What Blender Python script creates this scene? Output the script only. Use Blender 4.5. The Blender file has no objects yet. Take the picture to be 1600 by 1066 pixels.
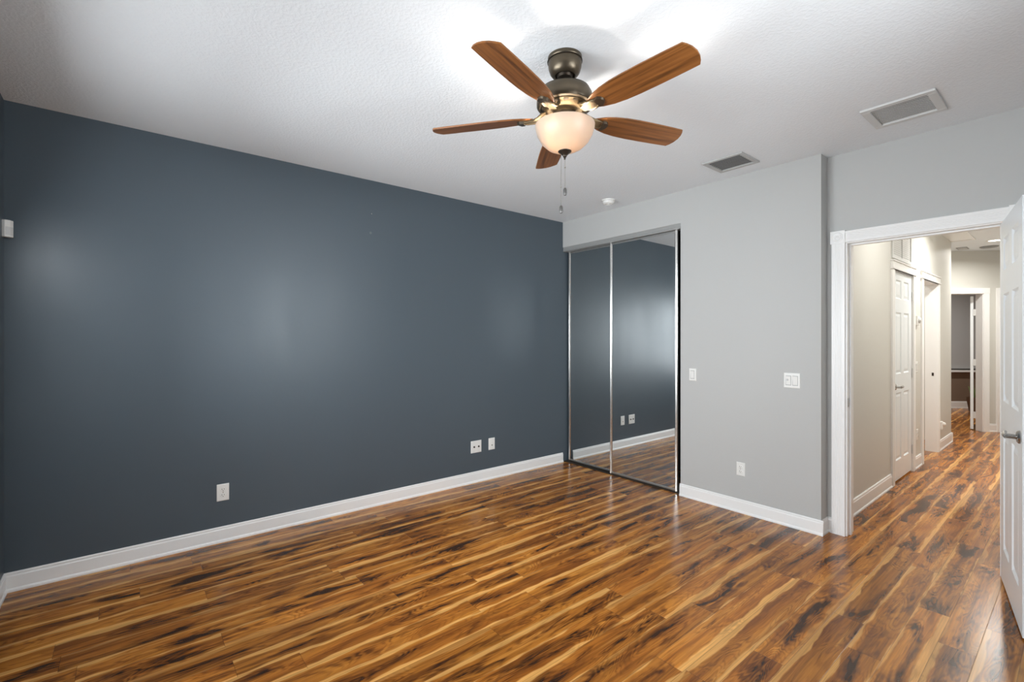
import bpy, bmesh, math, random
from mathutils import Vector, Matrix
random.seed(7)
C = bpy.context.scene.collection
PI = math.pi
H = 2.74                       # ceiling height

# ------------------------------------------------------------------ camera, world, exposure
cam = bpy.data.cameras.new('camera')
camo = bpy.data.objects.new('camera', cam)
C.objects.link(camo)
camo.location = (3.8079, -3.8508, 1.4162)
camo.rotation_euler = (PI / 2, 0, math.radians(50.848))
cam.sensor_fit = 'HORIZONTAL'
cam.sensor_width = 36.0
cam.lens = 36.0 * 735.04 / 1600.0
cam.shift_y = (528.47 - 533.0) / 1600.0
cam.clip_start = 0.02
bpy.context.scene.camera = camo

sc = bpy.context.scene
sc.view_settings.view_transform = 'Standard'
sc.view_settings.look = 'None'
sc.view_settings.gamma = 1.0
sc.view_settings.use_curve_mapping = False
sc.view_settings.exposure = 0.0

world = bpy.data.worlds.new('world')
sc.world = world
world.use_nodes = True
wn = world.node_tree
wn.nodes['Background'].inputs[0].default_value = (0.80, 0.90, 1.0, 1)
wn.nodes['Background'].inputs[1].default_value = 2.0


def area_light(name, loc, rot, sx, sy, power, col, spread=180):
    l = bpy.data.lights.new(name, 'AREA')
    l.shape = 'RECTANGLE'
    l.size, l.size_y = sx, sy
    l.energy = power
    l.color = col
    l.spread = math.radians(spread)
    o = bpy.data.objects.new(name, l)
    o.location = loc
    o.rotation_euler = rot
    C.objects.link(o)
    return o


def point_light(name, loc, power, col, rad=0.03):
    l = bpy.data.lights.new(name, 'POINT')
    l.energy = power
    l.color = col
    l.shadow_soft_size = rad
    o = bpy.data.objects.new(name, l)
    o.location = loc
    C.objects.link(o)
    return o


YB = -4.39                     # window wall behind the camera
XR = 4.30                      # wall to the right of the camera
DAY = (0.90, 0.96, 1.0)
# sky daylight through the window behind the camera, then three fill lamps added outside
area_light('daylight_sky', (1.85, YB - 0.20, 1.45), (math.radians(70), 0, 0), 2.4, 1.4, 158, DAY)
area_light('fill_side_window', (XR + 0.20, -1.95, 1.80), (math.radians(80), 0, PI / 2), 1.4, 1.1, 55, DAY)  # fill through the added right window, placed for the blue wall's sheen
area_light('fill_up_back', (1.85, YB - 0.75, 0.55), (math.radians(142), 0, 0), 3.4, 1.1, 18, (0.95, 0.98, 1.0))  # unseen upward fill, added to brighten the ceiling
_g = area_light('fill_up_side', (6.3, -0.9, 0.9), (0, 0, 0), 1.0, 1.0, 45, (0.95, 0.98, 1.0))  # unseen fill, added for the dark left ceiling corner
_g.rotation_euler = (Vector((0.0, -4.2, 2.6)) - Vector((6.3, -0.9, 0.9))).to_track_quat('-Z', 'Y').to_euler()

# ------------------------------------------------------------------ material helpers
def srgb(r, g, b):
    f = lambda c: (c / 255 / 12.92) if c / 255 <= 0.04045 else ((c / 255 + 0.055) / 1.055) ** 2.4
    return (f(r), f(g), f(b), 1)


def mat(name, col, rough=0.5, metal=0.0, spec=0.5, **kw):
    m = bpy.data.materials.new(name)
    m.use_nodes = True
    b = m.node_tree.nodes['Principled BSDF']
    b.inputs['Base Color'].default_value = col
    b.inputs['Roughness'].default_value = rough
    b.inputs['Metallic'].default_value = metal
    b.inputs['Specular IOR Level'].default_value = spec
    for k, v in kw.items():
        b.inputs[k.replace('_', ' ')].default_value = v
    return m


def bump_noise(m, scale, strength, dist=0.01, detail=2.0, thresh=None):
    nt = m.node_tree
    N, L = nt.nodes, nt.links
    geo = N.new('ShaderNodeNewGeometry')
    n = N.new('ShaderNodeTexNoise')
    n.inputs['Scale'].default_value = scale
    n.inputs['Detail'].default_value = detail
    L.new(geo.outputs['Position'], n.inputs['Vector'])
    out = n.outputs['Fac']
    if thresh:
        r = N.new('ShaderNodeMapRange')
        r.interpolation_type = 'SMOOTHSTEP'
        r.inputs['From Min'].default_value, r.inputs['From Max'].default_value = thresh
        L.new(out, r.inputs['Value'])
        out = r.outputs['Result']
    b = N.new('ShaderNodeBump')
    b.inputs['Strength'].default_value = strength
    b.inputs['Distance'].default_value = dist
    L.new(out, b.inputs['Height'])
    L.new(b.outputs['Normal'], N['Principled BSDF'].inputs['Normal'])
    return m


M = {}
M['grey_wall'] = bump_noise(mat('grey_wall_paint', srgb(190, 190, 188), 0.55, spec=0.3), 60, 0.10, 0.004)
M['blue_wall'] = bump_noise(mat('slate_blue_wall_paint', srgb(78, 89, 97), 0.37, spec=0.5), 45, 0.07, 0.004)
def patchy_gloss(m, lo, hi):
    """roller-applied paint: gloss varies in tall soft patches"""
    g = NG(m)
    geo = g.N.new('ShaderNodeNewGeometry')
    x, y, z = g.sep(geo.outputs['Position'])
    n = g.noise(g.xyz(x, g.math('MULTIPLY', y, 4.2), g.math('MULTIPLY', z, 0.9)), 1.0, 3.0, 0.6, 0.3)
    g.L.new(g.step(n, 0.3, 0.7, lo, hi), g.N['Principled BSDF'].inputs['Roughness'])


M['hall_wall'] = bump_noise(mat('hall_wall_paint', srgb(211, 209, 202), 0.5, spec=0.3), 60, 0.08, 0.004)
M['ceiling'] = bump_noise(mat('textured_ceiling_paint', srgb(236, 240, 243), 0.8, spec=0.2), 70, 0.20, 0.005, 3.0, (0.42, 0.62))
M['trim'] = mat('white_trim_paint', srgb(244, 243, 241), 0.32)
M['door'] = mat('white_door_paint', srgb(237, 241, 243), 0.30)
M['plastic'] = mat('white_plastic', srgb(236, 235, 231), 0.3)
M['slot'] = mat('outlet_slot', srgb(60, 55, 48), 0.6)
M['steel'] = mat('satin_steel', srgb(176, 174, 170), 0.25, 1.0)
M['alu'] = mat('bright_aluminium', srgb(214, 212, 208), 0.22, 1.0)
M['alu_dull'] = mat('dull_aluminium', srgb(190, 189, 186), 0.42, 1.0)
M['fascia'] = mat('grey_metal_fascia', srgb(170, 170, 168), 0.4, 0.35)
M['dark_track'] = mat('dark_track_metal', srgb(82, 76, 70), 0.45, 0.8)
M['mirror'] = mat('mirror_silver', srgb(216, 219, 219), 0.0, 1.0)
M['closet_dark'] = mat('closet_interior_shade', srgb(60, 60, 60), 0.8)  # dark tone stands in for the shade inside the closed closet
M['vent_white'] = mat('white_vent_enamel', srgb(214, 214, 212), 0.4)
M['vent_dim'] = mat('grey_vent_enamel', srgb(136, 136, 134), 0.45)
M['vent_mid'] = mat('pale_grey_vent_enamel', srgb(184, 184, 182), 0.45)
M['vent_dark'] = mat('vent_gap_shade', srgb(62, 62, 61), 0.8)  # dark tone stands in for shade between the vent slats
M['bronze'] = mat('brushed_bronze', srgb(98, 88, 74), 0.36, 0.85)
M['bronze_dark'] = mat('dark_bronze', srgb(66, 58, 50), 0.4, 0.8)
M['brass'] = mat('antique_brass', srgb(112, 98, 76), 0.36, 0.9)
M['fob'] = mat('pewter_fob', srgb(96, 94, 92), 0.4, 0.6)
M['chain'] = mat('chain_metal', srgb(150, 146, 138), 0.4, 0.6)
M['shade_grey'] = mat('grey_roller_shade', srgb(176, 176, 176), 0.7)
M['far_wall'] = mat('far_wall_bounce_tone', srgb(128, 108, 92), 0.7)  # dimness and floor bounce put into the wall colour as brown
M['leafy'] = mat('green_leaf', srgb(120, 140, 84), 0.5)
M['terracotta'] = mat('brown_pot', srgb(96, 70, 50), 0.6)


def glass_mat():
    m = bpy.data.materials.new('window_glass')
    m.use_nodes = True
    nt = m.node_tree
    N, L = nt.nodes, nt.links
    N.clear()
    o = N.new('ShaderNodeOutputMaterial')
    mx = N.new('ShaderNodeMixShader')
    t = N.new('ShaderNodeBsdfTransparent')
    g = N.new('ShaderNodeBsdfGlossy')
    g.inputs['Roughness'].default_value = 0.02
    f = N.new('ShaderNodeFresnel')
    L.new(f.outputs[0], mx.inputs[0])
    L.new(t.outputs[0], mx.inputs[1])
    L.new(g.outputs[0], mx.inputs[2])
    L.new(mx.outputs[0], o.inputs[0])
    return m


M['glass'] = glass_mat()


def bowl_mat():
    """frosted opal glass: passes light diffusely from the bulbs inside it"""
    m = bpy.data.materials.new('frosted_bowl_glass')
    m.use_nodes = True
    nt = m.node_tree
    N, L = nt.nodes, nt.links
    N.clear()
    o = N.new('ShaderNodeOutputMaterial')
    tr = N.new('ShaderNodeBsdfTranslucent')
    tr.inputs[0].default_value = (0.62, 0.44, 0.28, 1)
    df = N.new('ShaderNodeBsdfDiffuse')
    df.inputs[0].default_value = (0.62, 0.54, 0.45, 1)
    gl = N.new('ShaderNodeBsdfGlossy')
    gl.inputs['Roughness'].default_value = 0.38
    fr = N.new('ShaderNodeFresnel')
    m1 = N.new('ShaderNodeMixShader')
    m1.inputs[0].default_value = 0.62
    L.new(tr.outputs[0], m1.inputs[1])
    L.new(df.outputs[0], m1.inputs[2])
    m2 = N.new('ShaderNodeMixShader')
    L.new(fr.outputs[0], m2.inputs[0])
    L.new(m1.outputs[0], m2.inputs[1])
    L.new(gl.outputs[0], m2.inputs[2])
    L.new(m2.outputs[0], o.inputs[0])
    return m


M['bowl'] = bowl_mat()


def emit_mat(name, col, s):
    m = bpy.data.materials.new(name)
    m.use_nodes = True
    b = m.node_tree.nodes['Principled BSDF']
    b.inputs['Base Color'].default_value = (0.9, 0.9, 0.9, 1)
    b.inputs['Emission Color'].default_value = col
    b.inputs['Emission Strength'].default_value = s
    return m


M['led'] = emit_mat('lit_recessed_lens', (1.0, 0.96, 0.88, 1), 6.0)
M['bulb'] = emit_mat('lit_bulb', (1.0, 0.86, 0.66, 1), 12.0)


class NG:
    """tiny node-building helper"""
    def __init__(s, m):
        s.nt = m.node_tree
        s.N, s.L = s.nt.nodes, s.nt.links

    def put(s, sock, v):
        if hasattr(v, 'is_linked') or hasattr(v, 'links'):
            s.L.new(v, sock)
        else:
            sock.default_value = v

    def math(s, op, a, b=None, c=None):
        n = s.N.new('ShaderNodeMath')
        n.operation = op
        s.put(n.inputs[0], a)
        if b is not None:
            s.put(n.inputs[1], b)
        if c is not None:
            s.put(n.inputs[2], c)
        return n.outputs[0]

    def xyz(s, x, y, z):
        n = s.N.new('ShaderNodeCombineXYZ')
        for i, v in enumerate((x, y, z)):
            s.put(n.inputs[i], v)
        return n.outputs[0]

    def sep(s, v):
        n = s.N.new('ShaderNodeSeparateXYZ')
        s.L.new(v, n.inputs[0])
        return n.outputs

    def noise(s, v, scale=1.0, detail=2.0, rough=0.5, dist=0.0):
        n = s.N.new('ShaderNodeTexNoise')
        s.L.new(v, n.inputs['Vector'])
        n.inputs['Scale'].default_value = scale
        n.inputs['Detail'].default_value = detail
        n.inputs['Roughness'].default_value = rough
        n.inputs['Distortion'].default_value = dist
        return n.outputs['Fac']

    def white(s, v):
        n = s.N.new('ShaderNodeTexWhiteNoise')
        n.noise_dimensions = '3D'
        s.L.new(v, n.inputs['Vector'])
        return n.outputs

    def step(s, v, a, b, lo=0.0, hi=1.0):
        n = s.N.new('ShaderNodeMapRange')
        n.interpolation_type = 'SMOOTHSTEP'
        s.L.new(v, n.inputs['Value'])
        n.inputs['From Min'].default_value = a
        n.inputs['From Max'].default_value = b
        n.inputs['To Min'].default_value = lo
        n.inputs['To Max'].default_value = hi
        return n.outputs['Result']

    def mix(s, f, a, b, mode='MIX'):
        n = s.N.new('ShaderNodeMix')
        n.data_type = 'RGBA'
        n.blend_type = mode
        s.put(n.inputs[0], f)
        s.put(n.inputs[6], a)
        s.put(n.inputs[7], b)
        return n.outputs[2]

    def ramp(s, f, stops):
        n = s.N.new('ShaderNodeValToRGB')
        s.L.new(f, n.inputs[0])
        e = n.color_ramp.elements
        while len(e) < len(stops):
            e.new(0.5)
        for k, (p, c) in enumerate(stops):
            e[k].position = p
            e[k].color = c
        return n.outputs[0]


def floor_mat():
    m = mat('acacia_plank_floor', (0.2, 0.1, 0.03, 1), 0.16, spec=0.42)
    g = NG(m)
    geo = g.N.new('ShaderNodeNewGeometry')
    x, y, z = g.sep(geo.outputs['Position'])
    W, LN = 0.1285, 1.22
    cx = g.math('DIVIDE', g.math('ADD', x, 24 * W - 2.975), W)
    col = g.math('FLOOR', cx)
    fx = g.math('FRACT', cx)
    ro = g.white(g.xyz(col, 3.7, 1.1))[0]
    cy = g.math('ADD', g.math('DIVIDE', y, LN), g.math('MULTIPLY', ro, 7.31))
    row = g.math('FLOOR', cy)
    fy = g.math('FRACT', cy)
    wn_ = g.white(g.xyz(col, row, 5.5))
    rv, rc = wn_[0], wn_[1]
    r1, r2, r3 = g.sep(rc)
    ox = g.math('MULTIPLY', r1, 37.0)
    oy = g.math('MULTIPLY', r2, 53.0)
    oz = g.math('MULTIPLY', r3, 91.0)

    def stretched(sx, sy, dz=0.0):
        return g.xyz(g.math('MULTIPLY_ADD', x, sx, ox), g.math('MULTIPLY_ADD', y, sy, oy), g.math('ADD', oz, dz))
    u = g.math('SUBTRACT', fx, 0.5)
    wander = g.math('SUBTRACT', g.noise(g.xyz(ox, g.math('MULTIPLY_ADD', y, 3.0, oy), oz), 1.0, 2.5, 0.55), 0.5)
    # heartwood figure: a warped noise whose level lines make the cathedral grain and the knots
    fig = g.noise(stretched(8.0, 1.35), 1.0, 2.0, 0.45, 0.9)
    fine = g.noise(stretched(60.0, 5.0, 7.0), 1.0, 3.0, 0.6, 0.4)
    rings = g.math('MULTIPLY_ADD', g.math('SINE', g.math('ADD', g.math('MULTIPLY', fig, 120.0), g.math('MULTIPLY', fine, 9.0))), 0.5, 0.5)
    blot = g.noise(stretched(8.0, 1.65, 11.0), 1.0, 4.0, 0.60, 1.2)
    fib = g.noise(stretched(130.0, 3.2, 31.0), 1.0, 3.0, 0.6, 0.25)
    streak = g.noise(stretched(34.0, 0.9, 47.0), 1.0, 2.5, 0.55, 0.35)
    base = g.ramp(fig, [(0.28, srgb(142, 81, 25)), (0.42, srgb(181, 110, 38)), (0.58, srgb(197, 126, 46)), (0.74, srgb(153, 89, 30))])
    base = g.mix(g.step(streak, 0.46, 0.70, 0.0, 0.72), base, srgb(108, 58, 18))
    base = g.mix(g.step(streak, 0.30, 0.44, 0.45, 0.0), base, srgb(220, 155, 74))
    base = g.mix(g.math('MULTIPLY', g.step(rings, 0.45, 1.0), 0.24), base, srgb(96, 50, 18))
    # pale sapwood along one or both edges of a board, with a wavy limit
    edge = g.math('ADD', g.math('ABSOLUTE', g.math('ADD', u, g.math('MULTIPLY_ADD', r1, 0.24, -0.12))), g.math('MULTIPLY', wander, 0.65))
    sap = g.math('MULTIPLY', g.step(edge, 0.395, 0.46), g.step(r3, 0.12, 0.4, 0.35, 0.95))
    # dark heart blotches with a brown halo
    bb = g.math('ADD', blot, g.math('MULTIPLY', g.math('SUBTRACT', rings, 0.5), 0.07))
    inner = g.step(edge, 0.16, 0.40, 1.0, 0.25)
    base = g.mix(g.math('MULTIPLY', g.step(bb, 0.44, 0.58, 0.0, 0.78), inner), base, srgb(110, 60, 20))
    base = g.mix(sap, base, srgb(228, 168, 92))
    base = g.mix(g.math('MULTIPLY', g.step(bb, 0.545, 0.66, 0.0, 0.94), inner), base, srgb(50, 27, 12))
    f2 = g.step(fib, 0.3, 0.75, 0.80, 1.12)
    tone = g.math('MULTIPLY', f2, g.math('MULTIPLY_ADD', rv, 0.34, 0.80))
    base = g.mix(1.0, base, g.xyz(tone, tone, tone), 'MULTIPLY')
    # seams
    ex = g.math('MINIMUM', fx, g.math('SUBTRACT', 1.0, fx))
    ey = g.math('MULTIPLY', g.math('MINIMUM', fy, g.math('SUBTRACT', 1.0, fy)), LN / W)
    ed = g.math('MINIMUM', ex, ey)
    seam = g.step(ed, 0.003, 0.012)
    base = g.mix(g.step(ed, 0.003, 0.012, 0.45, 1.0), srgb(60, 34, 16), base)
    b = g.N['Principled BSDF']
    g.L.new(base, b.inputs['Base Color'])
    g.L.new(g.step(fib, 0.2, 0.8, 0.215, 0.245), b.inputs['Roughness'])
    bp = g.N.new('ShaderNodeBump')
    bp.inputs['Strength'].default_value = 0.25
    bp.inputs['Distance'].default_value = 0.002
    h = g.math('ADD', seam, g.math('MULTIPLY', g.noise(g.xyz(g.math('MULTIPLY', x, 16.0), g.math('MULTIPLY', y, 5.0), 0.0), 1.0, 2.0), 0.5))
    g.L.new(h, bp.inputs['Height'])
    g.L.new(bp.outputs['Normal'], b.inputs['Normal'])
    return m


def blade_mat():
    m = mat('walnut_fan_blade', (0.2, 0.1, 0.03, 1), 0.35)
    g = NG(m)
    tc = g.N.new('ShaderNodeTexCoord')
    x, y, z = g.sep(tc.outputs['Object'])
    a = g.noise(g.xyz(g.math('MULTIPLY', x, 2.2), g.math('MULTIPLY', y, 46.0), z), 1.0, 3.0, 0.55, 0.35)
    b_ = g.noise(g.xyz(g.math('MULTIPLY', x, 4.0), g.math('MULTIPLY', y, 210.0), z), 1.0, 2.0)
    c = g.ramp(a, [(0.30, srgb(80, 48, 22)), (0.46, srgb(124, 76, 36)), (0.70, srgb(150, 96, 48))])
    c = g.mix(g.step(b_, 0.45, 0.7, 0.0, 0.25), c, srgb(84, 46, 22))
    g.L.new(c, g.N['Principled BSDF'].inputs['Base Color'])
    return m


patchy_gloss(M['blue_wall'], 0.345, 0.395)
M['floor'] = floor_mat()
M['blade'] = blade_mat()

# ------------------------------------------------------------------ mesh helpers
def new():
    return bmesh.new()


def box(bm, a, b, mtx=None):
    x0, x1 = sorted((a[0], b[0]))
    y0, y1 = sorted((a[1], b[1]))
    z0, z1 = sorted((a[2], b[2]))
    v = [bm.verts.new(p) for p in ((x0, y0, z0), (x1, y0, z0), (x1, y1, z0), (x0, y1, z0),
                                   (x0, y0, z1), (x1, y0, z1), (x1, y1, z1), (x0, y1, z1))]
    for f in ((0, 3, 2, 1), (4, 5, 6, 7), (0, 1, 5, 4), (1, 2, 6, 5), (2, 3, 7, 6), (3, 0, 4, 7)):
        bm.faces.new([v[i] for i in f])
    if mtx:
        for q in v:
            q.co = mtx @ q.co
    return v


def bevel_all(bm, w, seg=2, ang=30):
    bm.normal_update()
    e = [e for e in bm.edges if len(e.link_faces) == 2 and e.calc_face_angle(0) > math.radians(ang)]
    bmesh.ops.bevel(bm, geom=e, offset=w, segments=seg, affect='EDGES', profile=0.6)


def extrude(bm, poly, origin, U, V, Wd, length):
    """closed polygon (u, v) in the U, V plane, swept along Wd"""
    origin, U, V, Wd = Vector(origin), Vector(U), Vector(V), Vector(Wd)
    a = [bm.verts.new(origin + U * u + V * v) for u, v in poly]
    b = [bm.verts.new(origin + U * u + V * v + Wd * length) for u, v in poly]
    n = len(poly)
    bm.faces.new(a[::-1])
    bm.faces.new(b)
    for i in range(n):
        bm.faces.new((a[i], a[(i + 1) % n], b[(i + 1) % n], b[i]))


def lathe(bm, prof, seg=40, mtx=None):
    """profile of (r, z) turned about z"""
    rings = []
    vs = []
    for r, z in prof:
        if r < 1e-6:
            q = [bm.verts.new((0, 0, z))]
        else:
            q = [bm.verts.new((r * math.cos(2 * PI * k / seg), r * math.sin(2 * PI * k / seg), z)) for k in range(seg)]
        rings.append(q)
        vs += q
    for a, b in zip(rings, rings[1:]):
        for k in range(seg):
            k2 = (k + 1) % seg
            if len(a) == 1 and len(b) == 1:
                break
            if len(a) == 1:
                bm.faces.new((a[0], b[k], b[k2]))
            elif len(b) == 1:
                bm.faces.new((a[k2], a[k], b[0]))
            else:
                bm.faces.new((a[k], b[k], b[k2], a[k2]))
    if mtx:
        for v in vs:
            v.co = mtx @ v.co
    return vs


def tube(bm, pts, r, seg=8):
    """round tube along a polyline, r one value or one per point"""
    pts = [Vector(p) for p in pts]
    rr = r if isinstance(r, (list, tuple)) else [r] * len(pts)
    rings = []
    for i, p in enumerate(pts):
        t = (pts[min(i + 1, len(pts) - 1)] - pts[max(i - 1, 0)]).normalized()
        u = t.orthogonal().normalized() if i == 0 else (rings_u - t * rings_u.dot(t)).normalized()
        rings_u = u
        w = t.cross(u)
        rings.append([bm.verts.new(p + (u * math.cos(2 * PI * k / seg) + w * math.sin(2 * PI * k / seg)) * rr[i]) for k in range(seg)])
    for a, b in zip(rings, rings[1:]):
        for k in range(seg):
            bm.faces.new((a[k], a[(k + 1) % seg], b[(k + 1) % seg], b[k]))
    bm.faces.new(rings[0][::-1])
    bm.faces.new(rings[-1])


def obj(name, bm, m, parent=None, smooth=False, bevel=None):
    if bevel:
        bevel_all(bm, bevel)
    bmesh.ops.recalc_face_normals(bm, faces=bm.faces)
    me = bpy.data.meshes.new(name)
    bm.to_mesh(me)
    bm.free()
    me.materials.append(m)
    o = bpy.data.objects.new(name, me)
    C.objects.link(o)
    if smooth:
        for p in me.polygons:
            p.use_smooth = True
        try:
            me.set_sharp_from_angle(angle=math.radians(38))
        except Exception:
            pass
    if parent:
        o.parent = parent
    return o


def tag(o, label=None, cat=None, group=None, kind=None):
    if label:
        o['label'] = label
    if cat:
        o['category'] = cat
    if group:
        o['group'] = group
    if kind:
        o['kind'] = kind
    return o


def empty(name, loc=(0, 0, 0), rz=0.0, label=None, cat=None, group=None, kind=None):
    o = bpy.data.objects.new(name, None)
    o.empty_display_size = 0.1
    o.location = loc
    o.rotation_euler = (0, 0, rz)
    C.objects.link(o)
    return tag(o, label, cat, group, kind)


def struct(name, bm, m, label, cat):
    return tag(obj(name, bm, m), label, cat, None, 'structure')


# ------------------------------------------------------------------ diagonal frame of the hall's end wall
P0 = Vector((2.782, 6.165, 0))               # foot of the right jamb of the far doorway
E1 = Vector((1, 1, 0)).normalized()
E2 = Vector((-1, 1, 0)).normalized()
DM = Matrix(((E1.x, E2.x, 0, P0.x), (E1.y, E2.y, 0, P0.y), (0, 0, 1, 0), (0, 0, 0, 1)))   # (s, t, z) -> world

# ------------------------------------------------------------------ floor and ceiling
bm = new()
box(bm, (-1.6, YB - 0.12, -0.10), (4.9, 12.0, 0.0))
struct('floor', bm, M['floor'], 'glossy acacia plank floor running from the bedroom into the hall', 'floor')
bm = new()
box(bm, (-1.6, YB - 0.12, H), (4.9, 12.0, H + 0.12))
struct('ceiling', bm, M['ceiling'], 'white textured ceiling over bedroom and hall', 'ceiling')

# ------------------------------------------------------------------ bedroom walls
bm = new()
box(bm, (-0.12, YB - 0.12, 0), (0, 0.85, H))
struct('wall_left', bm, M['blue_wall'], 'long slate blue accent wall', 'wall')

WB = (0.60, 3.10, 0.80, 2.10)                # window in the wall behind: x0, x1, z0, z1
bm = new()
box(bm, (0, YB - 0.12, 0), (WB[0], YB, H))
box(bm, (WB[1], YB - 0.12, 0), (XR, YB, H))
box(bm, (WB[0], YB - 0.12, 0), (WB[1], YB, WB[2]))
box(bm, (WB[0], YB - 0.12, WB[3]), (WB[1], YB, H))
struct('wall_front', bm, M['blue_wall'], 'slate blue window wall at the left picture edge', 'wall')

WR = (-2.65, -1.25, 1.20, 2.40)              # opening of the added window in the right wall: y0, y1, z0, z1
bm = new()
box(bm, (XR, YB - 0.12, 0), (XR + 0.12, WR[0], H))
box(bm, (XR, WR[1], 0), (XR + 0.12, 0.24, H))
box(bm, (XR, WR[0], 0), (XR + 0.12, WR[1], WR[2]))
box(bm, (XR, WR[0], WR[3]), (XR + 0.12, WR[1], H))
struct('wall_right', bm, M['grey_wall'], 'grey wall to the right beyond the open door', 'wall')

XC, XE, YR = 1.482, 2.591, 0.125             # closet opening edge, outer corner of the closet wall, recessed door wall
ZC = 2.452                                   # head of the closet opening
bm = new()
box(bm, (XC, 0, 0), (XE, YR, H))
box(bm, (0, 0, ZC), (XC, YR, H))
struct('wall_back', bm, M['grey_wall'], 'light grey wall with the mirrored closet opening', 'wall')

JL, JR, ZH = 2.716, 3.482, 2.092             # clear opening of the bedroom doorway
bm = new()
box(bm, (2.50, YR, 0), (JL - 0.02, 0.245, H))
box(bm, (JR + 0.02, YR, 0), (XR, 0.245, H))
box(bm, (JL - 0.02, YR, ZH + 0.02), (JR + 0.02, 0.245, H))
struct('wall_recess', bm, M['grey_wall'], 'recessed light grey wall around the bedroom doorway', 'wall')

# closet interior
bm = new()
box(bm, (0, 0.75, 0), (2.50, 0.85, H))
box(bm, (2.42, YR, 0), (2.50, 0.75, H))
struct('wall_closet', bm, M['closet_dark'], 'dark closet interior behind the mirrored doors', 'wall')


# ------------------------------------------------------------------ baseboards
def base_prof(h, t=0.016):
    return [(0, 0), (t, 0), (t, 0.010), (t - 0.004, 0.018), (t - 0.006, 0.020), (t - 0.006, h - 0.022), (t - 0.009, h - 0.016),
            (t - 0.009, h - 0.006), (t - 0.012, h), (0, h)]


def baseboard(bm, a, b, nrm, h=0.108, t=0.016):
    a, b = Vector((a[0], a[1], 0)), Vector((b[0], b[1], 0))
    d = (b - a)
    extrude(bm, base_prof(h, t), a, Vector((nrm[0], nrm[1], 0)), Vector((0, 0, 1)), d.normalized(), d.length)


bm = new()
baseboard(bm, (0, YB), (0, -0.004), (1, 0))
struct('baseboard_left', bm, M['trim'], 'white baseboard along the slate blue wall', 'baseboard')
bm = new()
baseboard(bm, (0.012, YB), (XR, YB), (0, 1))
struct('baseboard_front', bm, M['trim'], 'white baseboard stub at the lower left picture edge', 'baseboard')
bm = new()
baseboard(bm, (XC - 0.006, 0), (XE + 0.016, 0), (0, -1))
baseboard(bm, (XE, 0), (XE, YR), (1, 0))
baseboard(bm, (XE + 0.006, YR), (2.62, YR), (0, -1))
struct('baseboard_back', bm, M['trim'], 'white baseboard wrapping the light grey wall corner', 'baseboard')
bm = new()
baseboard(bm, (3.61, YR), (XR, YR), (0, -1))
baseboard(bm, (XR, YB), (XR, YR), (-1, 0))
struct('baseboard_right', bm, M['trim'], 'white baseboard behind the open bedroom door', 'baseboard')


# ------------------------------------------------------------------ window behind the camera, and one added at the right for light
def window(name, w, h, loc, rz, label):
    t = empty(name, loc, rz, label, 'window', None, 'structure')
    bm = new()
    f = 0.05
    for a, b in (((0, -0.03, 0), (w, 0.03, f)), ((0, -0.03, h - f), (w, 0.03, h)), ((0, -0.03, f), (f, 0.03, h - f)),
                 ((w - f, -0.03, f), (w, 0.03, h - f)), ((w / 2 - f / 2, -0.025, f), (w / 2 + f / 2, 0.025, h - f)),
                 ((f, -0.02, h / 2 - 0.02), (w - f, 0.02, h / 2 + 0.02))):
        box(bm, a, b)
    obj('window_frame', bm, M['trim'], t)
    bm = new()
    box(bm, (f, -0.003, f), (w - f, 0.003, h - f))
    obj('glass_pane', bm, M['glass'], t)
    bm = new()
    box(bm, (-0.03, 0.0, -0.03), (w + 0.03, 0.10, 0.0))
    obj('window_sill', bm, M['trim'], t)
    return t


window('window_1', WB[1] - WB[0], WB[3] - WB[2], (WB[0], YB - 0.04, WB[2]), 0, 'white framed window in the wall behind the camera')

window('added_window', WR[1] - WR[0], WR[3] - WR[2], (XR + 0.04, WR[0], WR[2]), PI / 2, 'added white framed window in the wall right of the camera')  # window added to let fill light in, not a known one
# ------------------------------------------------------------------ closet: tracks and mirrored sliding doors
t = empty('closet_track', (0.0, 0.0, 2.404), 0, 'satin aluminium header track above the mirrored closet doors', 'track')
bm = new()
extrude(bm, [(0.0, 0.0), (0.0, 0.012), (0.003, 0.018), (0.003, 0.048), (0.010, 0.048), (0.010, 0.006), (0.088, 0.006), (0.088, 0.0)],
        (0.003, 0.0, 0), (0, 1, 0), (0, 0, 1), (1, 0, 0), XC - 0.006)
obj('fascia', bm, M['fascia'], t)
bm = new()
box(bm, (0.003, 0.012, 0.008), (XC - 0.003, 0.09, 0.046))
obj('channel', bm, M['dark_track'], t)
t = empty('closet_track', (0.0, 0.02, 0.0), 0, 'dull floor track under the mirrored closet doors', 'track')
bm = new()
box(bm, (0.004, 0.0, 0), (XC - 0.03, 0.088, 0.004))
for yy in (0.0, 0.022, 0.046, 0.070, 0.085):
    box(bm, (0.004, yy, 0.004), (XC - 0.03, yy + 0.003, 0.011))
obj('rail', bm, M['dark_track'], t)


def mirror_door(x0, x1, y, label):
    t = empty('mirror_door', (x0, y, 0.014), 0, label, 'door', 'sliding mirror doors of the closet')
    w, h, d = x1 - x0, 2.388, 0.022
    s = 0.026
    for a in (0.0, w - s):
        bm = new()
        extrude(bm, [(0.0, 0.0), (0.0, d), (s, d), (s, 0.004), (s - 0.006, -0.002), (0.008, -0.006), (0.002, -0.004)], (a, 0, 0), (1, 0, 0), (0, 1, 0), (0, 0, 1), h)
        obj('stile', bm, M['alu'], t)
    for z in (0.0, h - 0.018):
        bm = new()
        box(bm, (s, 0.0, z), (w - s, d, z + 0.018))
        obj('rail', bm, M['alu_dull'], t, bevel=0.003)
    bm = new()
    box(bm, (s - 0.002, 0.006, 0.016), (w - s + 0.002, 0.012, h - 0.016))
    obj('mirror', bm, M['mirror'], t)
    return t


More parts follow.
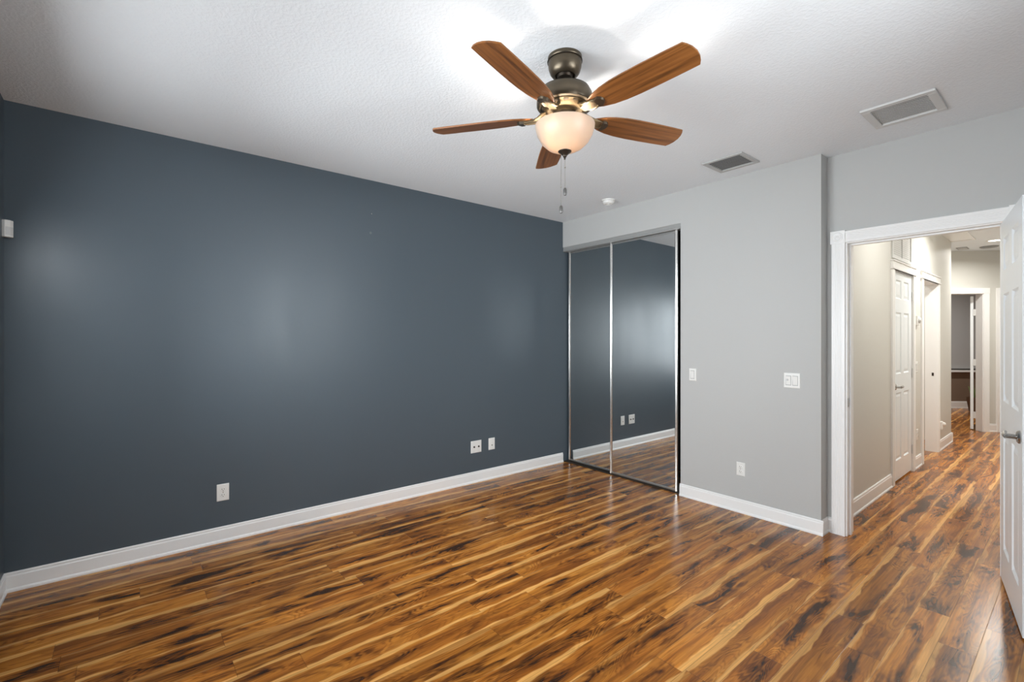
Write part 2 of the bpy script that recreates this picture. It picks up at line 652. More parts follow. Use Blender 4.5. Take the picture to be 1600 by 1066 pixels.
mirror_door(0.656, 1.433, 0.030, 'mirrored sliding closet door on the right, nearer the light grey wall')
mirror_door(0.022, 0.715, 0.072, 'mirrored sliding closet door on the left, beside the slate blue wall')


# ------------------------------------------------------------------ six-panel doors
def leaf_mesh(w, h=2.075, t=0.035):
    """local: x along the width from the hinge, y thickness 0..t, z up"""
    bm = new()
    st = 0.112 * w / 0.76
    mu = 0.100 * w / 0.76
    rows = [(0.195, 0.86), (1.045, 1.655), (1.79, 1.975)]
    rails = [(0, rows[0][0]), (rows[0][1], rows[1][0]), (rows[1][1], rows[2][0]), (rows[2][1], h)]
    box(bm, (0, 0, 0), (st, t, h))
    box(bm, (w - st, 0, 0), (w, t, h))
    for a, b in rails:
        box(bm, (st, 0, a), (w - st, t, b))
    cx = w / 2
    for a, b in rows:
        box(bm, (cx - mu / 2, 0, a), (cx + mu / 2, t, b))
    for a, b in rows:
        for x0, x1 in ((st, cx - mu / 2), (cx + mu / 2, w - st)):
            for side in (0, 1):
                yf = lambda d: d if side == 0 else t - d
                loops = []
                for ins, d in ((0.0, 0.0), (0.010, 0.009), (0.018, 0.009), (0.040, 0.003)):
                    loops.append([bm.verts.new((xx, yf(d), zz)) for xx, zz in
                                  ((x0 + ins, a + ins), (x1 - ins, a + ins), (x1 - ins, b - ins), (x0 + ins, b - ins))])
                for p, q in zip(loops, loops[1:]):
                    for k in range(4):
                        f = (p[k], p[(k + 1) % 4], q[(k + 1) % 4], q[k])
                        bm.faces.new(f if side == 0 else f[::-1])
                bm.faces.new(loops[-1] if side == 0 else loops[-1][::-1])
    return bm


def leaf_obj(name, w, m, parent, h=2.075):
    bm = leaf_mesh(w, h)
    me = bpy.data.meshes.new(name)
    bm.to_mesh(me)
    bm.free()
    me.materials.append(m)
    o = bpy.data.objects.new(name, me)
    C.objects.link(o)
    o.parent = parent
    return o


def lever(parent, x, z, toward, yface, out, m):
    """lever handle: rosette on the face at y = yface, pointing 'toward' (-1/+1 in x), standing out in direction out (-1/+1 in y)"""
    bm = new()
    rot = Matrix.Translation((x, yface, z)) @ Matrix.Rotation(PI / 2 * (1 if out < 0 else -1), 4, 'X')
    lathe(bm, [(0, 0), (0.032, 0), (0.032, 0.004), (0.026, 0.011), (0.013, 0.014), (0.012, 0.046), (0.014, 0.052), (0, 0.056)], 28, rot)
    h = obj('door_handle', bm, m, parent, smooth=True)
    bm = new()
    y = yface + out * 0.047
    pts = [(x - toward * 0.004, y, z), (x + toward * 0.02, y + out * 0.002, z), (x + toward * 0.06, y + out * 0.001, z - 0.002),
           (x + toward * 0.095, y - out * 0.003, z - 0.001), (x + toward * 0.118, y - out * 0.008, z + 0.003)]
    tube(bm, pts, [0.0115, 0.0110, 0.0095, 0.009, 0.008], 10)
    obj('lever', bm, m, h, smooth=True)
    return h


def hinges(parent, x, y, m, zs=(0.25, 1.05, 1.85)):
    for z in zs:
        bm = new()
        lathe(bm, [(0, -0.047), (0.0065, -0.047), (0.0065, 0.047), (0.004, 0.052), (0, 0.052)], 10, Matrix.Translation((x, y, z)))
        box(bm, (x - 0.002, y, z - 0.045), (x + 0.022, y + 0.003, z + 0.045))
        obj('hinge', bm, m, parent)


# bedroom door, standing open into the room: its hall-side face shows
ang = math.atan2(-0.9845, 0.1754)
d1 = empty('door_1', (3.476, 0.138, 0.012), ang, 'open white six panel bedroom door at the right picture edge', 'door', None, 'structure')
lf = leaf_obj('door_leaf', 0.757, M['door'], d1)
lf.location = (0, 0.0, 0)
lever(d1, 0.757 - 0.066, 0.930, -1, 0.0, -1, M['steel'])
lever(d1, 0.757 - 0.066, 0.930, -1, 0.035, 1, M['steel'])
bm = new()
box(bm, (0.757, 0.006, 0.90), (0.759, 0.029, 0.96))
obj('latch_plate', bm, M['steel'], d1)


# ------------------------------------------------------------------ doorway trim
def fluted(w, t):
    """casing profile with shallow flutes"""
    p = [(0, 0), (0, t - 0.003), (0.003, t)]
    n = 5
    a, b = w * 0.17, w * 0.83
    st = (b - a) / n
    for k in range(n):
        u = a + st * k
        p += [(u, t), (u + st * 0.25, t - 0.0014), (u + st * 0.75, t - 0.0014), (u + st, t)]
    p += [(w - 0.003, t), (w, t - 0.003), (w, 0)]
    return p


def rosette(bm, cx, cz, y, s=0.09, t=0.026):
    box(bm, (cx - s / 2, y - t, cz - s / 2), (cx + s / 2, y, cz + s / 2))
    rot = Matrix.Translation((cx, y - t, cz)) @ Matrix.Rotation(PI / 2, 4, 'X')
    lathe(bm, [(0.036, -0.001), (0.036, 0.002), (0.032, 0.004), (0.028, 0.001), (0.023, 0.001), (0.020, 0.004), (0.016, 0.004), (0.012, 0.001),
               (0.009, 0.003), (0, 0.005)], 28, rot)


tr = empty('trim_1', (JL, YR, 0), 0, 'white fluted casing with corner rosettes around the bedroom doorway', 'door trim', None, 'structure')
cw = 0.084
off = Vector((-JL, -YR, 0))


def local(bm, o=off):
    for v in bm.verts:
        v.co += o
    return bm


bm = new()
extrude(bm, fluted(cw, 0.020), (JL - 0.010 - cw, YR, 0), (1, 0, 0), (0, -1, 0), (0, 0, 1), ZH + 0.004)
obj('casing', local(bm), M['trim'], tr)
bm = new()
extrude(bm, fluted(cw, 0.020), (JR + 0.032, YR, 0), (1, 0, 0), (0, -1, 0), (0, 0, 1), ZH + 0.004)
obj('casing', local(bm), M['trim'], tr)
bm = new()
extrude(bm, fluted(cw - 0.002, 0.020), (JL - 0.010, YR, ZH + 0.006), (0, 0, 1), (0, -1, 0), (1, 0, 0), JR - JL + 0.04)
obj('casing', local(bm), M['trim'], tr)
for cx in (JL - 0.010 - cw / 2 - 0.002, JR + 0.032 + cw / 2 + 0.002):
    bm = new()
    rosette(bm, cx, ZH + 0.004 + 0.0445, YR)
    obj('rosette', local(bm), M['trim'], tr, smooth=True)
bm = new()
y0, y1 = YR - 0.004, 0.262
box(bm, (JL - 0.02, y0, 0), (JL, y1, ZH))
box(bm, (JL, YR + 0.042, 0), (JL + 0.011, YR + 0.080, ZH))
box(bm, (JR, y0, 0), (JR + 0.034, y1, ZH))
box(bm, (JR - 0.011, YR + 0.042, 0), (JR, YR + 0.080, ZH))
box(bm, (JL - 0.02, y0, ZH), (JR + 0.02, y1, ZH + 0.02))
box(bm, (JL + 0.011, YR + 0.042, ZH - 0.011), (JR - 0.011, YR + 0.080, ZH))
obj('jamb', local(bm), M['trim'], tr, bevel=0.002)
bm = new()
box(bm, (JL - 0.001, YR + 0.004, 0.925), (JL + 0.0015, YR + 0.034, 0.985))
sp = obj('strike_plate', local(bm), M['steel'], tr)
sp['label'] = 'small steel strike plate'

# ------------------------------------------------------------------ hall shell
XH = 2.612                                   # hall's left wall face
DA, DB = 1.856, 2.606                        # closet door in the hall wall
OA, OB = 3.105, 3.920                        # open doorway in the hall wall
YE = 4.86                                    # end of the hall's left wall
bm = new()
wx = XH - 0.112
box(bm, (wx, 0.245, 0), (XH, DA - 0.015, H))
box(bm, (wx, DB + 0.015, 0), (XH, OA - 0.015, H))
box(bm, (wx, OB + 0.015, 0), (XH, YE, H))
box(bm, (wx, DA - 0.015, 2.082), (XH, DB + 0.015, H))
box(bm, (wx, OA - 0.015, 2.09), (XH, OB + 0.015, H))
struct('wall_hall_left', bm, M['hall_wall'], 'warm white left wall of the hall with two doorways', 'wall')
bm = new()
box(bm, (3.66, 0.245, 0), (3.78, 6.98, H))
struct('wall_hall_right', bm, M['hall_wall'], 'right wall of the hall behind the open bedroom door', 'wall')
bm = new()
box(bm, (-1.4, YE - 0.11, 0), (wx, YE, H))
box(bm, (0.9, 3.0, 0), (1.0, YE - 0.11, H))
box(bm, (1.0, 2.75, 0), (wx, 2.85, H))
struct('wall_side_room', bm, M['hall_wall'], 'wall of the side room off the hall', 'wall')
# diagonal end wall (s along, t away), opening s -0.76..0, a second doorway from 0.272
bm = new()
box(bm, (-2.9, 0, 0), (-0.775, 0.115, H), DM)
box(bm, (0.015, 0, 0), (0.262, 0.115, H), DM)
box(bm, (-0.775, 0, 2.10), (0.015, 0.115, H), DM)
box(bm, (0.262, 0, 2.10), (1.035, 0.115, H), DM)
box(bm, (1.035, 0, 0), (2.6, 0.115, H), DM)
struct('wall_hall_end', bm, M['hall_wall'], 'diagonal wall closing the far end of the hall', 'wall')
# far room
FT = 2.57
bm = new()
box(bm, (-2.9, FT, 0), (2.7, FT + 0.1, H), DM)
box(bm, (-2.9, 0.115, 0), (-2.8, FT, H), DM)
box(bm, (2.6, 0.115, 0), (2.7, FT, H), DM)
struct('wall_far_room', bm, M['far_wall'], 'far room wall, toned brown for dimness and floor bounce', 'wall')

# hall baseboards
bm = new()
baseboard(bm, (XH, 0.245), (XH, 1.760), (1, 0), 0.128, 0.018)
baseboard(bm, (XH, 2.700), (XH, 3.012), (1, 0), 0.128, 0.018)
baseboard(bm, (XH, 4.008), (XH, YE + 0.018), (1, 0), 0.128, 0.018)
baseboard(bm, (XH + 0.018, YE), (XH - 0.1, YE), (0, 1), 0.128, 0.018)
struct('baseboard_hall', bm, M['trim'], 'tall white baseboard along the left hall wall', 'baseboard')
bm = new()
a, b = DM @ Vector((0.088, 0, 0)), DM @ Vector((0.186, 0, 0))
baseboard(bm, a, b, (-E2.x, -E2.y), 0.120, 0.018)
struct('baseboard_hall_end', bm, M['trim'], 'short white baseboard between the two far door casings', 'baseboard')
bm = new()
a, b = DM @ Vector((-2.8, FT, 0)), DM @ Vector((2.6, FT, 0))
baseboard(bm, a, b, (-E2.x, -E2.y), 0.14, 0.018)
struct('baseboard_far_room', bm, M['trim'], 'white baseboard under the window of the far room', 'baseboard')


# frames of hall doorways
def frame(name, label, mtx, a, b, head, cw=0.082, depth=0.112, cap=True):
    """mtx maps local (s along the wall, n out of the wall, z) to the world; opening a..b"""
    t = empty(name, mtx @ Vector((a, 0, 0)), 0, label, 'door trim', None, 'structure')
    inv = Vector(t.location)

    def put(n, bm, m=M['trim']):
        for v in bm.verts:
            v.co = mtx @ v.co - inv
        return obj(n, bm, m, t)
    prof = fluted(cw, 0.018)
    for s0 in (a - 0.006 - cw, b + 0.006):
        bm = new()
        extrude(bm, prof, (s0, 0, 0), (1, 0, 0), (0, 1, 0), (0, 0, 1), head + 0.006)
        put('casing', bm)
    bm = new()
    box(bm, (a - 0.006 - cw, 0, head + 0.006), (b + 0.006 + cw, 0.020, head + 0.006 + cw))
    if cap:
        box(bm, (a - 0.016 - cw, 0, head + 0.006), (b + 0.016 + cw, 0.028, head + 0.018))
        box(bm, (a - 0.012 - cw, 0, head + 0.000 + cw), (b + 0.012 + cw, 0.030, head + 0.010 + cw))
    put('head_casing', bm)
    bm = new()
    box(bm, (a - 0.015, -depth - 0.003, 0), (a, 0.004, head))
    box(bm, (b, -depth - 0.003, 0), (b + 0.015, 0.004, head))
    box(bm, (a - 0.015, -depth - 0.003, head), (b + 0.015, 0.004, head + 0.010))
    put('jamb', bm)
    return t


HM = Matrix(((0, 1, 0, XH), (1, 0, 0, 0), (0, 0, 1, 0), (0, 0, 0, 1)))      # (s=y, n=x out) on the hall wall
frame('trim_2', 'white casing around the closed narrow hall door under the grille', HM, DA, DB, 2.072, 0.082, 0.112)
f3 = frame('trim_3', 'white casing of the open doorway beyond the narrow hall door', HM, OA, OB, 2.080, 0.082, 0.112)
bm = new()
box(bm, (XH - 0.050, OB - 0.0015, 0.945), (XH - 0.030, OB, 0.985))
o = obj('strike_plate', bm, M['bronze_dark'], f3)
o.location = -f3.location
o['label'] = 'small dark strike plate'
DMn = DM @ Matrix(((1, 0, 0, 0), (0, -1, 0, 0), (0, 0, 1, 0), (0, 0, 0, 1)))
frame('trim_4', 'white casing of the doorway in the diagonal end wall', DMn, -0.760, 0.0, 2.085, 0.082, 0.115, False)
frame('trim_5', 'edge of white door casing just left of the open bedroom door', DMn, 0.274, 1.02, 2.085, 0.082, 0.115, False)

# closed hall door: local x runs from the hinge (far side) back towards the camera, y out into the hall
d2 = empty('door_2', (XH - 0.002, DB - 0.006, 0.016), -PI / 2, 'closed white six panel door in the left hall wall', 'door', None, 'structure')
lf = leaf_obj('door_leaf', DB - DA - 0.012, M['door'], d2, 2.05)
lf.location = (0, -0.035, 0)
lever(d2, DB - DA - 0.012 - 0.066, 0.925, -1, 0.0, 1, M['steel'])
for z in (0.22, 1.03, 1.84):
    bm = new()
    lathe(bm, [(0, -0.047), (0.0065, -0.047), (0.0065, 0.047), (0, 0.052)], 10, Matrix.Translation((-0.004, 0.008, z)))
    obj('hinge', bm, M['vent_white'], d2)

# far door, open into the far room, seen edge-on
hp = DM @ Vector((-0.022, 0.128, 0))
la = math.atan2(0.993, -0.114)
d3 = empty('door_3', (hp.x, hp.y, 0.012), la, 'white door standing open inside the far doorway', 'door', None, 'structure')
lf = leaf_obj('door_leaf', 0.74, M['door'], d3, 2.05)
lf.location = (0.012, 0, 0)
for z in (0.22, 1.03, 1.80):
    bm = new()
    box(bm, (0.002, -0.040, z - 0.05), (0.013, 0.004, z + 0.05))
    obj('hinge', bm, M['vent_white'], d3)
# second far door, closed
d4 = empty('door_4', DM @ Vector((0.278, 0.04, 0.012)), math.atan2(E1.y, E1.x), 'closed door hidden beside the open bedroom door', 'door', None, 'structure')
leaf_obj('door_leaf', 0.738, M['door'], d4, 2.05)

# far room window
w3 = empty('window_2', DM @ Vector((0, FT, 0)), math.atan2(E1.y, E1.x), 'window with a grey shade seen through the far doorway', 'window', None, 'structure')
S0, S1 = 1.475, 2.45
bm = new()
box(bm, (S0, -0.012, 0.79), (S1, 0, 2.45))
obj('shade', bm, M['shade_grey'], w3)
bm = new()
box(bm, (S0, -0.020, 0.775), (S1, -0.004, 0.80))
obj('hem_bar', bm, M['slot'], w3)
bm = new()
box(bm, (S0 - 0.05, -0.02, 0.775), (S0, 0, 2.5))
box(bm, (S1, -0.02, 0.775), (S1 + 0.05, 0, 2.5))
box(bm, (S0, -0.02, 2.45), (S1, 0, 2.5))
obj('window_frame', bm, M['trim'], w3)
bm = new()
box(bm, (S0 - 0.06, -0.09, 0.735), (S1 + 0.06, 0, 0.772))
obj('window_sill', bm, M['trim'], w3)

# potted plant in the far room, half hidden by the far door
pp = empty('potted_plant', (2.40, 8.75, 0), 0, 'small green plant in a dark pot past the far door', 'plant')
bm = new()
lathe(bm, [(0, 0), (0.07, 0), (0.10, 0.20), (0.105, 0.28), (0.09, 0.28), (0.085, 0.24), (0, 0.24)], 20)
obj('pot', bm, M['terracotta'], pp, smooth=True)
bm = new()
for k in range(14):
    a = k * 2.4
    r = 0.05 + 0.07 * random.random()
    z0 = 0.24
    z1 = 0.42 + 0.16 * random.random()
    tube(bm, [(0.02 * math.cos(a), 0.02 * math.sin(a), z0), (r * 0.6 * math.cos(a), r * 0.6 * math.sin(a), (z0 + z1) / 2 + 0.03), (r * math.cos(a), r * math.sin(a), z1)],
         [0.003, 0.014, 0.002], 6)
obj('foliage', bm, M['leafy'], pp, smooth=True)


# ------------------------------------------------------------------ grille above the narrow hall door
def grille(name, w, h, m, back, label, nsl, frame_w=0.03, frame_m=None, mull=False, slat_ang=35, cat='vent', depth=0.012, slat_w=0.34):
    """local: x width, y height, z out of the surface; returns the Empty"""
    t = empty(name, label=label, cat=cat)
    bm = new()
    fw = frame_w
    for a, b in (((0, 0, 0), (w, fw, depth)), ((0, h - fw, 0), (w, h, depth)), ((0, fw, 0), (fw, h - fw, depth)), ((w - fw, fw, 0), (w, h - fw, depth))):
        box(bm, a, b)
    if mull:
        box(bm, (w / 2 - 0.008, fw, 0.001), (w / 2 + 0.008, h - fw, depth))
    obj('frame', bm, frame_m or m, t, bevel=0.003)
    bm = new()
    st = (h - 2 * fw) / nsl
    for k in range(nsl):
        y = fw + st * (k + 0.5)
        mt = Matrix.Translation((w / 2, y, 0.0032)) @ Matrix.Rotation(math.radians(slat_ang), 4, 'X')
        box(bm, (-w / 2 + fw, -st * slat_w, -0.0006), (w / 2 - fw, st * slat_w, 0.0006), mt)
    obj('louver', bm, m, t)
    bm = new()
    box(bm, (fw * 0.5, fw * 0.5, 0.0005), (w - fw * 0.5, h - fw * 0.5, 0.0012))
    obj('backing', bm, back, t)  # flat sheet whose tone stands in for shade behind the slats
    return t


g = grille('return_grille', 0.76, 0.34, M['vent_white'], M['vent_dim'], 'white louvered return grille above the closed hall door', 14, 0.028, None, True, 8, slat_w=0.40)
g.matrix_world = Matrix(((0, 0, 1, XH), (1, 0, 0, 1.79), (0, 1, 0, 2.185), (0, 0, 0, 1)))

# ceiling vents (z of the grille points down: mirrored frame keeps handedness)
g = grille('ceiling_vent', 0.334, 0.346, M['vent_white'], M['vent_dark'], 'white square ceiling vent nearest the right picture edge', 12, 0.040, None, False, 5)
g.matrix_world = Matrix(((1, 0, 0, 2.960), (0, -1, 0, -0.202), (0, 0, -1, H), (0, 0, 0, 1)))
g['group'] = 'ceiling vents of the bedroom'
g = grille('ceiling_vent', 0.300, 0.290, M['vent_dim'], M['vent_dark'], 'darker grey ceiling vent above the light grey wall', 8, 0.030, M['vent_mid'], False, 5)
g.matrix_world = Matrix(((1, 0, 0, 1.953), (0, -1, 0, -0.198), (0, 0, -1, H), (0, 0, 0, 1)))
g['group'] = 'ceiling vents of the bedroom'

# smoke detector
sd = empty('smoke_detector', (0.892, -0.285, H), 0, 'round white smoke detector on the ceiling near the mirrored closet', 'smoke detector')
bm = new()
lathe(bm, [(0, 0), (0.062, 0), (0.062, -0.010), (0.056, -0.012)], 36)
obj('base_plate', bm, M['plastic'], sd, smooth=True)
bm = new()
lathe(bm, [(0.050, -0.008), (0.056, -0.014), (0.054, -0.026), (0.046, -0.036), (0.030, -0.040), (0.028, -0.037), (0.014, -0.037), (0.012, -0.041), (0, -0.041)], 36)
obj('cover', bm, M['plastic'], sd, smooth=True)

# hall ceiling items
hh = empty('attic_hatch', (2.42, 4.14, H), 0, 'white attic hatch panel in the hall ceiling', 'hatch')
bm = new()
box(bm, (0, 0, -0.004), (0.40, 0.72, 0))
obj('panel', bm, M['trim'], hh)
bm = new()
for a, b in (((-0.03, -0.03, -0.012), (0.43, 0, 0)), ((-0.03, 0.72, -0.012), (0.43, 0.75, 0)), ((-0.03, 0, -0.012), (0, 0.72, 0)), ((0.40, 0, -0.012), (0.43, 0.72, 0))):
    box(bm, a, b)
obj('frame', bm, M['trim'], hh)


def downlight(x, y, label, power):
    t = empty('recessed_light', (x, y, H), 0, label, 'ceiling light', 'recessed lights of the hall')
    bm = new()
    lathe(bm, [(0.062, 0), (0.092, 0), (0.092, -0.004), (0.084, -0.008), (0.066, -0.006), (0.062, -0.002)], 32)
    obj('trim_ring', bm, M['plastic'], t, smooth=True)
    bm = new()
    lathe(bm, [(0, -0.0035), (0.064, -0.0035), (0.064, -0.0005), (0, -0.0005)], 32)
    obj('lens', bm, M['led'], t)
    l = bpy.data.lights.new('downlight_lamp', 'AREA')
    l.shape = 'DISK'
    l.size = 0.16
    l.spread = math.radians(162)
    l.energy = power
    l.color = (1.0, 0.985, 0.94)
    lo = bpy.data.objects.new('downlight_lamp', l)
    lo.location = (x, y, H - 0.012)
    C.objects.link(lo)
    return t


downlight(2.997, 5.23, 'lit recessed round light in the hall ceiling', 24)
downlight(3.20, 3.05, 'recessed round hall light above the open side doorway', 26)
downlight(3.30, 1.10, 'unseen recessed hall light added nearest the bedroom doorway', 13)  # unseen lamp added to light the door face and doorway floor
# flat speaker-like disc and small register beyond the light
sp = empty('ceiling_register', (2.565, 5.56, H), 0, 'small thin register in the hall ceiling left of the light', 'vent')
bm = new()
box(bm, (0, 0, -0.006), (0.12, 0.22, 0))
obj('frame', bm, M['vent_dim'], sp, bevel=0.002)
bm = new()
for k in range(5):
    box(bm, (0.012, 0.02 + k * 0.038, -0.008), (0.108, 0.04 + k * 0.038, -0.006))
obj('louver', bm, M['vent_white'], sp)
bm = new()
lathe(bm, [(0, 0), (0.10, 0), (0.10, -0.008), (0.09, -0.014), (0, -0.016)], 32, Matrix.Translation((2.89, 5.78, H)))
tag(obj('ceiling_speaker', bm, M['vent_dim'], smooth=True), 'flat round grey disc on the hall ceiling behind the light', 'speaker')


# ------------------------------------------------------------------ wall plates
def wall_matrix(wall, s, z):
    """plate-local: x right, y up, z out of the wall, origin at the plate centre"""
    if wall == 'blue':       # faces +x, right of the viewer = +y
        return Matrix(((0, 0, 1, 0.0), (1, 0, 0, s), (0, 1, 0, z), (0, 0, 0, 1)))
    if wall == 'back':       # faces -y, right = +x
        return Matrix(((1, 0, 0, s), (0, 0, -1, 0.0), (0, 1, 0, z), (0, 0, 0, 1)))
    if wall == 'hall':
        return Matrix(((0, 0, 1, XH), (1, 0, 0, s), (0, 1, 0, z), (0, 0, 0, 1)))


def plate(name, label, cat, w, h, mtx, group=None):
    t = empty(name, label=label, cat=cat, group=group)
    t.matrix_world = mtx
    bm = new()
    v = [[(-w / 2, -h / 2), (w / 2, -h / 2), (w / 2, h / 2), (-w / 2, h / 2)]]
    lo = [bm.verts.new((x, y, 0)) for x, y in v[0]]
    mi = [bm.verts.new((x, y, 0.0035)) for x, y in v[0]]
    hi = [bm.verts.new((x * (1 - 0.008 / w), y * (1 - 0.008 / h), 0.006)) for x, y in v[0]]
    for p, q in ((lo, mi), (mi, hi)):
        for k in range(4):
            bm.faces.new((p[k], p[(k + 1) % 4], q[(k + 1) % 4], q[k]))
    bm.faces.new(hi)
    bm.faces.new(lo[::-1])
    obj('cover_plate', bm, M['plastic'], t)
    return t


def receptacle(t, cy):
    bm = new()
    lathe(bm, [(0, 0.005), (0.017, 0.005), (0.017, 0.0075), (0.0155, 0.0085), (0, 0.0085)], 24, Matrix.Translation((0, cy, 0)))
    for v in bm.verts:
        v.co.y = cy + max(-0.0135, min(0.0135, v.co.y - cy))
    r = obj('receptacle', bm, M['plastic'], t, smooth=True)
    bm = new()
    box(bm, (-0.0078, cy - 0.0005, 0.0082), (-0.0052, cy + 0.0085, 0.0089))
    box(bm, (0.0052, cy + 0.0005, 0.0082), (0.0078, cy + 0.0075, 0.0089))
    lathe(bm, [(0, 0.0082), (0.0026, 0.0082), (0.0026, 0.0089), (0, 0.0089)], 10, Matrix.Translation((0, cy - 0.0075, 0)))
    obj('slot', bm, M['slot'], r)


def outlet(label, mtx, w=0.074, h=0.116, group='power outlets of the bedroom'):
    t = plate('power_outlet', label, 'outlet', w, h, mtx, group)
    receptacle(t, 0.0195)
    receptacle(t, -0.0195)
    bm = new()
    lathe(bm, [(0, 0.006), (0.003, 0.006), (0.003, 0.0075), (0, 0.0078)], 10)
    obj('screw', bm, M['steel'], t)
    return t


outlet('white duplex outlet on the slate blue wall, alone nearest the left', wall_matrix('blue', -3.344, 0.344))
outlet('white duplex outlet low on the light grey wall', wall_matrix('back', 2.020, 0.353), 0.068, 0.108)

t = plate('cable_jack_plate', 'wide white jack plate with two dark ports on the slate blue wall', 'wall plate', 0.124, 0.117, wall_matrix('blue', -1.206, 0.350))
for x in (-0.027, 0.027):
    bm = new()
    lathe(bm, [(0.0, 0.006), (0.009, 0.006), (0.009, 0.010), (0.0055, 0.010), (0.0055, 0.016), (0, 0.016)], 14, Matrix.Translation((x, 0.0, 0)))
    obj('port', bm, M['slot'], t)
for x in (-0.027, 0.027):
    for y in (-0.042, 0.042):
        bm = new()
        lathe(bm, [(0, 0.0055), (0.003, 0.0055), (0.003, 0.0072), (0, 0.0075)], 10, Matrix.Translation((x, y, 0)))
        obj('screw', bm, M['vent_white'], t)
t = plate('phone_jack_plate', 'narrow white wall plate right of the wide jack plate', 'wall plate', 0.076, 0.117, wall_matrix('blue', -1.016, 0.352))
bm = new()
box(bm, (-0.0165, -0.033, 0.005), (0.0165, 0.033, 0.0075))
ins = obj('insert', bm, M['plastic'], t, bevel=0.001)
bm = new()
box(bm, (-0.006, -0.018, 0.0074), (0.006, -0.008, 0.0082))
obj('port', bm, M['slot'], ins)


def rocker(t, x):
    bm = new()
    extrude(bm, [(-0.033, 0.004), (-0.033, 0.0065), (0.0, 0.0085), (0.033, 0.0115), (0.033, 0.004)], (x - 0.0165, 0, 0), (0, 1, 0), (0, 0, 1), (1, 0, 0), 0.033)
    r = obj('rocker', bm, M['plastic'], t)
    bm = new()
    for a, b in (((-0.0185, -0.036), (0.0185, -0.033)), ((-0.0185, 0.033), (0.0185, 0.036)), ((-0.0185, -0.033), (-0.0165, 0.033)), ((0.0165, -0.033), (0.0185, 0.033))):
        box(bm, (x + a[0], a[1], 0.004), (x + b[0], b[1], 0.0064))
    obj('gap_shade', bm, M['vent_dim'], r)  # grey strips stand in for the shaded groove round the rocker


t = plate('light_switch', 'single white rocker switch beside the mirrored closet', 'light switch', 0.066, 0.108, wall_matrix('back', 1.600, 1.095), 'light switches of the bedroom')
rocker(t, 0)
t = plate('light_switch', 'double white rocker switch near the doorway corner', 'light switch', 0.112, 0.112, wall_matrix('back', 2.400, 1.098), 'light switches of the bedroom')
rocker(t, -0.023)
rocker(t, 0.023)
bm = new()
lathe(bm, [(0, 0.009), (0.008, 0.009), (0.008, 0.013), (0.006, 0.015), (0, 0.015)], 14, Matrix.Translation((-0.030, 0.004, 0)))
obj('dimmer_dial', bm, M['vent_white'], t)

t = plate('light_switch', 'white switch plate on the hall wall past the narrow door', 'light switch', 0.12, 0.116, wall_matrix('hall', 2.80, 1.10))
rocker(t, -0.023)
rocker(t, 0.023)
t = plate('power_outlet', 'small white outlet low on the hall wall past the narrow door', 'outlet', 0.072, 0.115, wall_matrix('hall', 2.84, 0.36))
receptacle(t, 0.0195)
receptacle(t, -0.0195)
t = empty('night_light', label='white plug-in night light low at the hall wall end', cat='night light')
t.matrix_world = wall_matrix('hall', 4.10, 0.315)
bm = new()
box(bm, (-0.030, -0.05, 0), (0.030, 0.05, 0.030))
obj('body', bm, M['plastic'], t, bevel=0.008)
bm = new()
lathe(bm, [(0, 0.026), (0.022, 0.026), (0.026, 0.04), (0.016, 0.056), (0, 0.060)], 16, Matrix.Translation((0, 0.018, 0)))
obj('lens', bm, M['plastic'], t, smooth=True)
t = empty('wall_chime', label='small white fixture high on the hall wall past the narrow door', cat='wall fixture')
t.matrix_world = wall_matrix('hall', 2.80, 1.605)
bm = new()
box(bm, (-0.045, -0.055, 0), (0.045, 0.055, 0.022))
obj('body', bm, M['plastic'], t, bevel=0.006)
bm = new()
lathe(bm, [(0, 0.018), (0.030, 0.018), (0.032, 0.030), (0.020, 0.042), (0, 0.044)], 20, Matrix.Translation((0.012, 0.006, 0)))
obj('dial', bm, M['vent_white'], t, smooth=True)

# corner motion sensor at the left picture edge
ms = empty('motion_sensor', (0.030, YB + 0.012, 2.020), -PI / 4, 'white motion sensor in the wall corner at the left picture edge', 'motion sensor')
bm = new()
pts = [(-0.030, -0.012), (0.030, -0.012), (0.034, 0.004), (0.026, 0.026), (0.0, 0.034), (-0.026, 0.026), (-0.034, 0.004)]
pts = [(x * 0.8, y * 0.8) for x, y in pts]
extrude(bm, pts, (0, 0, -0.047), (1, 0, 0), (0, 1, 0), (0, 0, 1), 0.094)
obj('body', bm, M['plastic'], ms, bevel=0.004)
bm = new()
extrude(bm, [(-0.0176, 0.016), (0.0176, 0.016), (0.0176, 0.0232), (0.0, 0.0285), (-0.0176, 0.0232)], (0, 0, -0.036), (1, 0, 0), (0, 1, 0), (0, 0, 1), 0.045)
obj('lens', bm, M['vent_white'], ms)

# nail and filled hole on the blue wall
n = empty('wall_nail', (0, -2.278, 2.452), 0, 'tiny nail high on the slate blue wall', 'nail')
bm = new()
tube(bm, [(0, 0, 0), (0.018, 0, 0.003)], 0.0016, 8)
obj('shank', bm, M['steel'], n)
bm = new()
lathe(bm, [(0, 0.017), (0.004, 0.017), (0.004, 0.0185), (0, 0.0185)], 12, Matrix.Rotation(PI / 2, 4, 'Y'))
o = obj('head', bm, M['alu'], n)
o.location = (0, 0, 0.003)
bm = new()
lathe(bm, [(0, 0.0), (0.011, 0.0), (0.010, 0.0012), (0, 0.0016)], 14, Matrix.Translation((0, -2.279, 2.299)) @ Matrix.Rotation(PI / 2, 4, 'Y'))
tag(obj('spackle_spot', bm, mat('spackle_grey', srgb(104, 112, 114), 0.7)), 'small pale patch below the nail on the blue wall', 'patch')

# ------------------------------------------------------------------ ceiling fan
FX, FY = 2.243, -2.255
fan = empty('ceiling_fan', (FX, FY, H), 0, 'bronze ceiling fan with five wooden blades and lit glass bowl', 'ceiling fan')
z = lambda a: a - H          # absolute height to fan-local


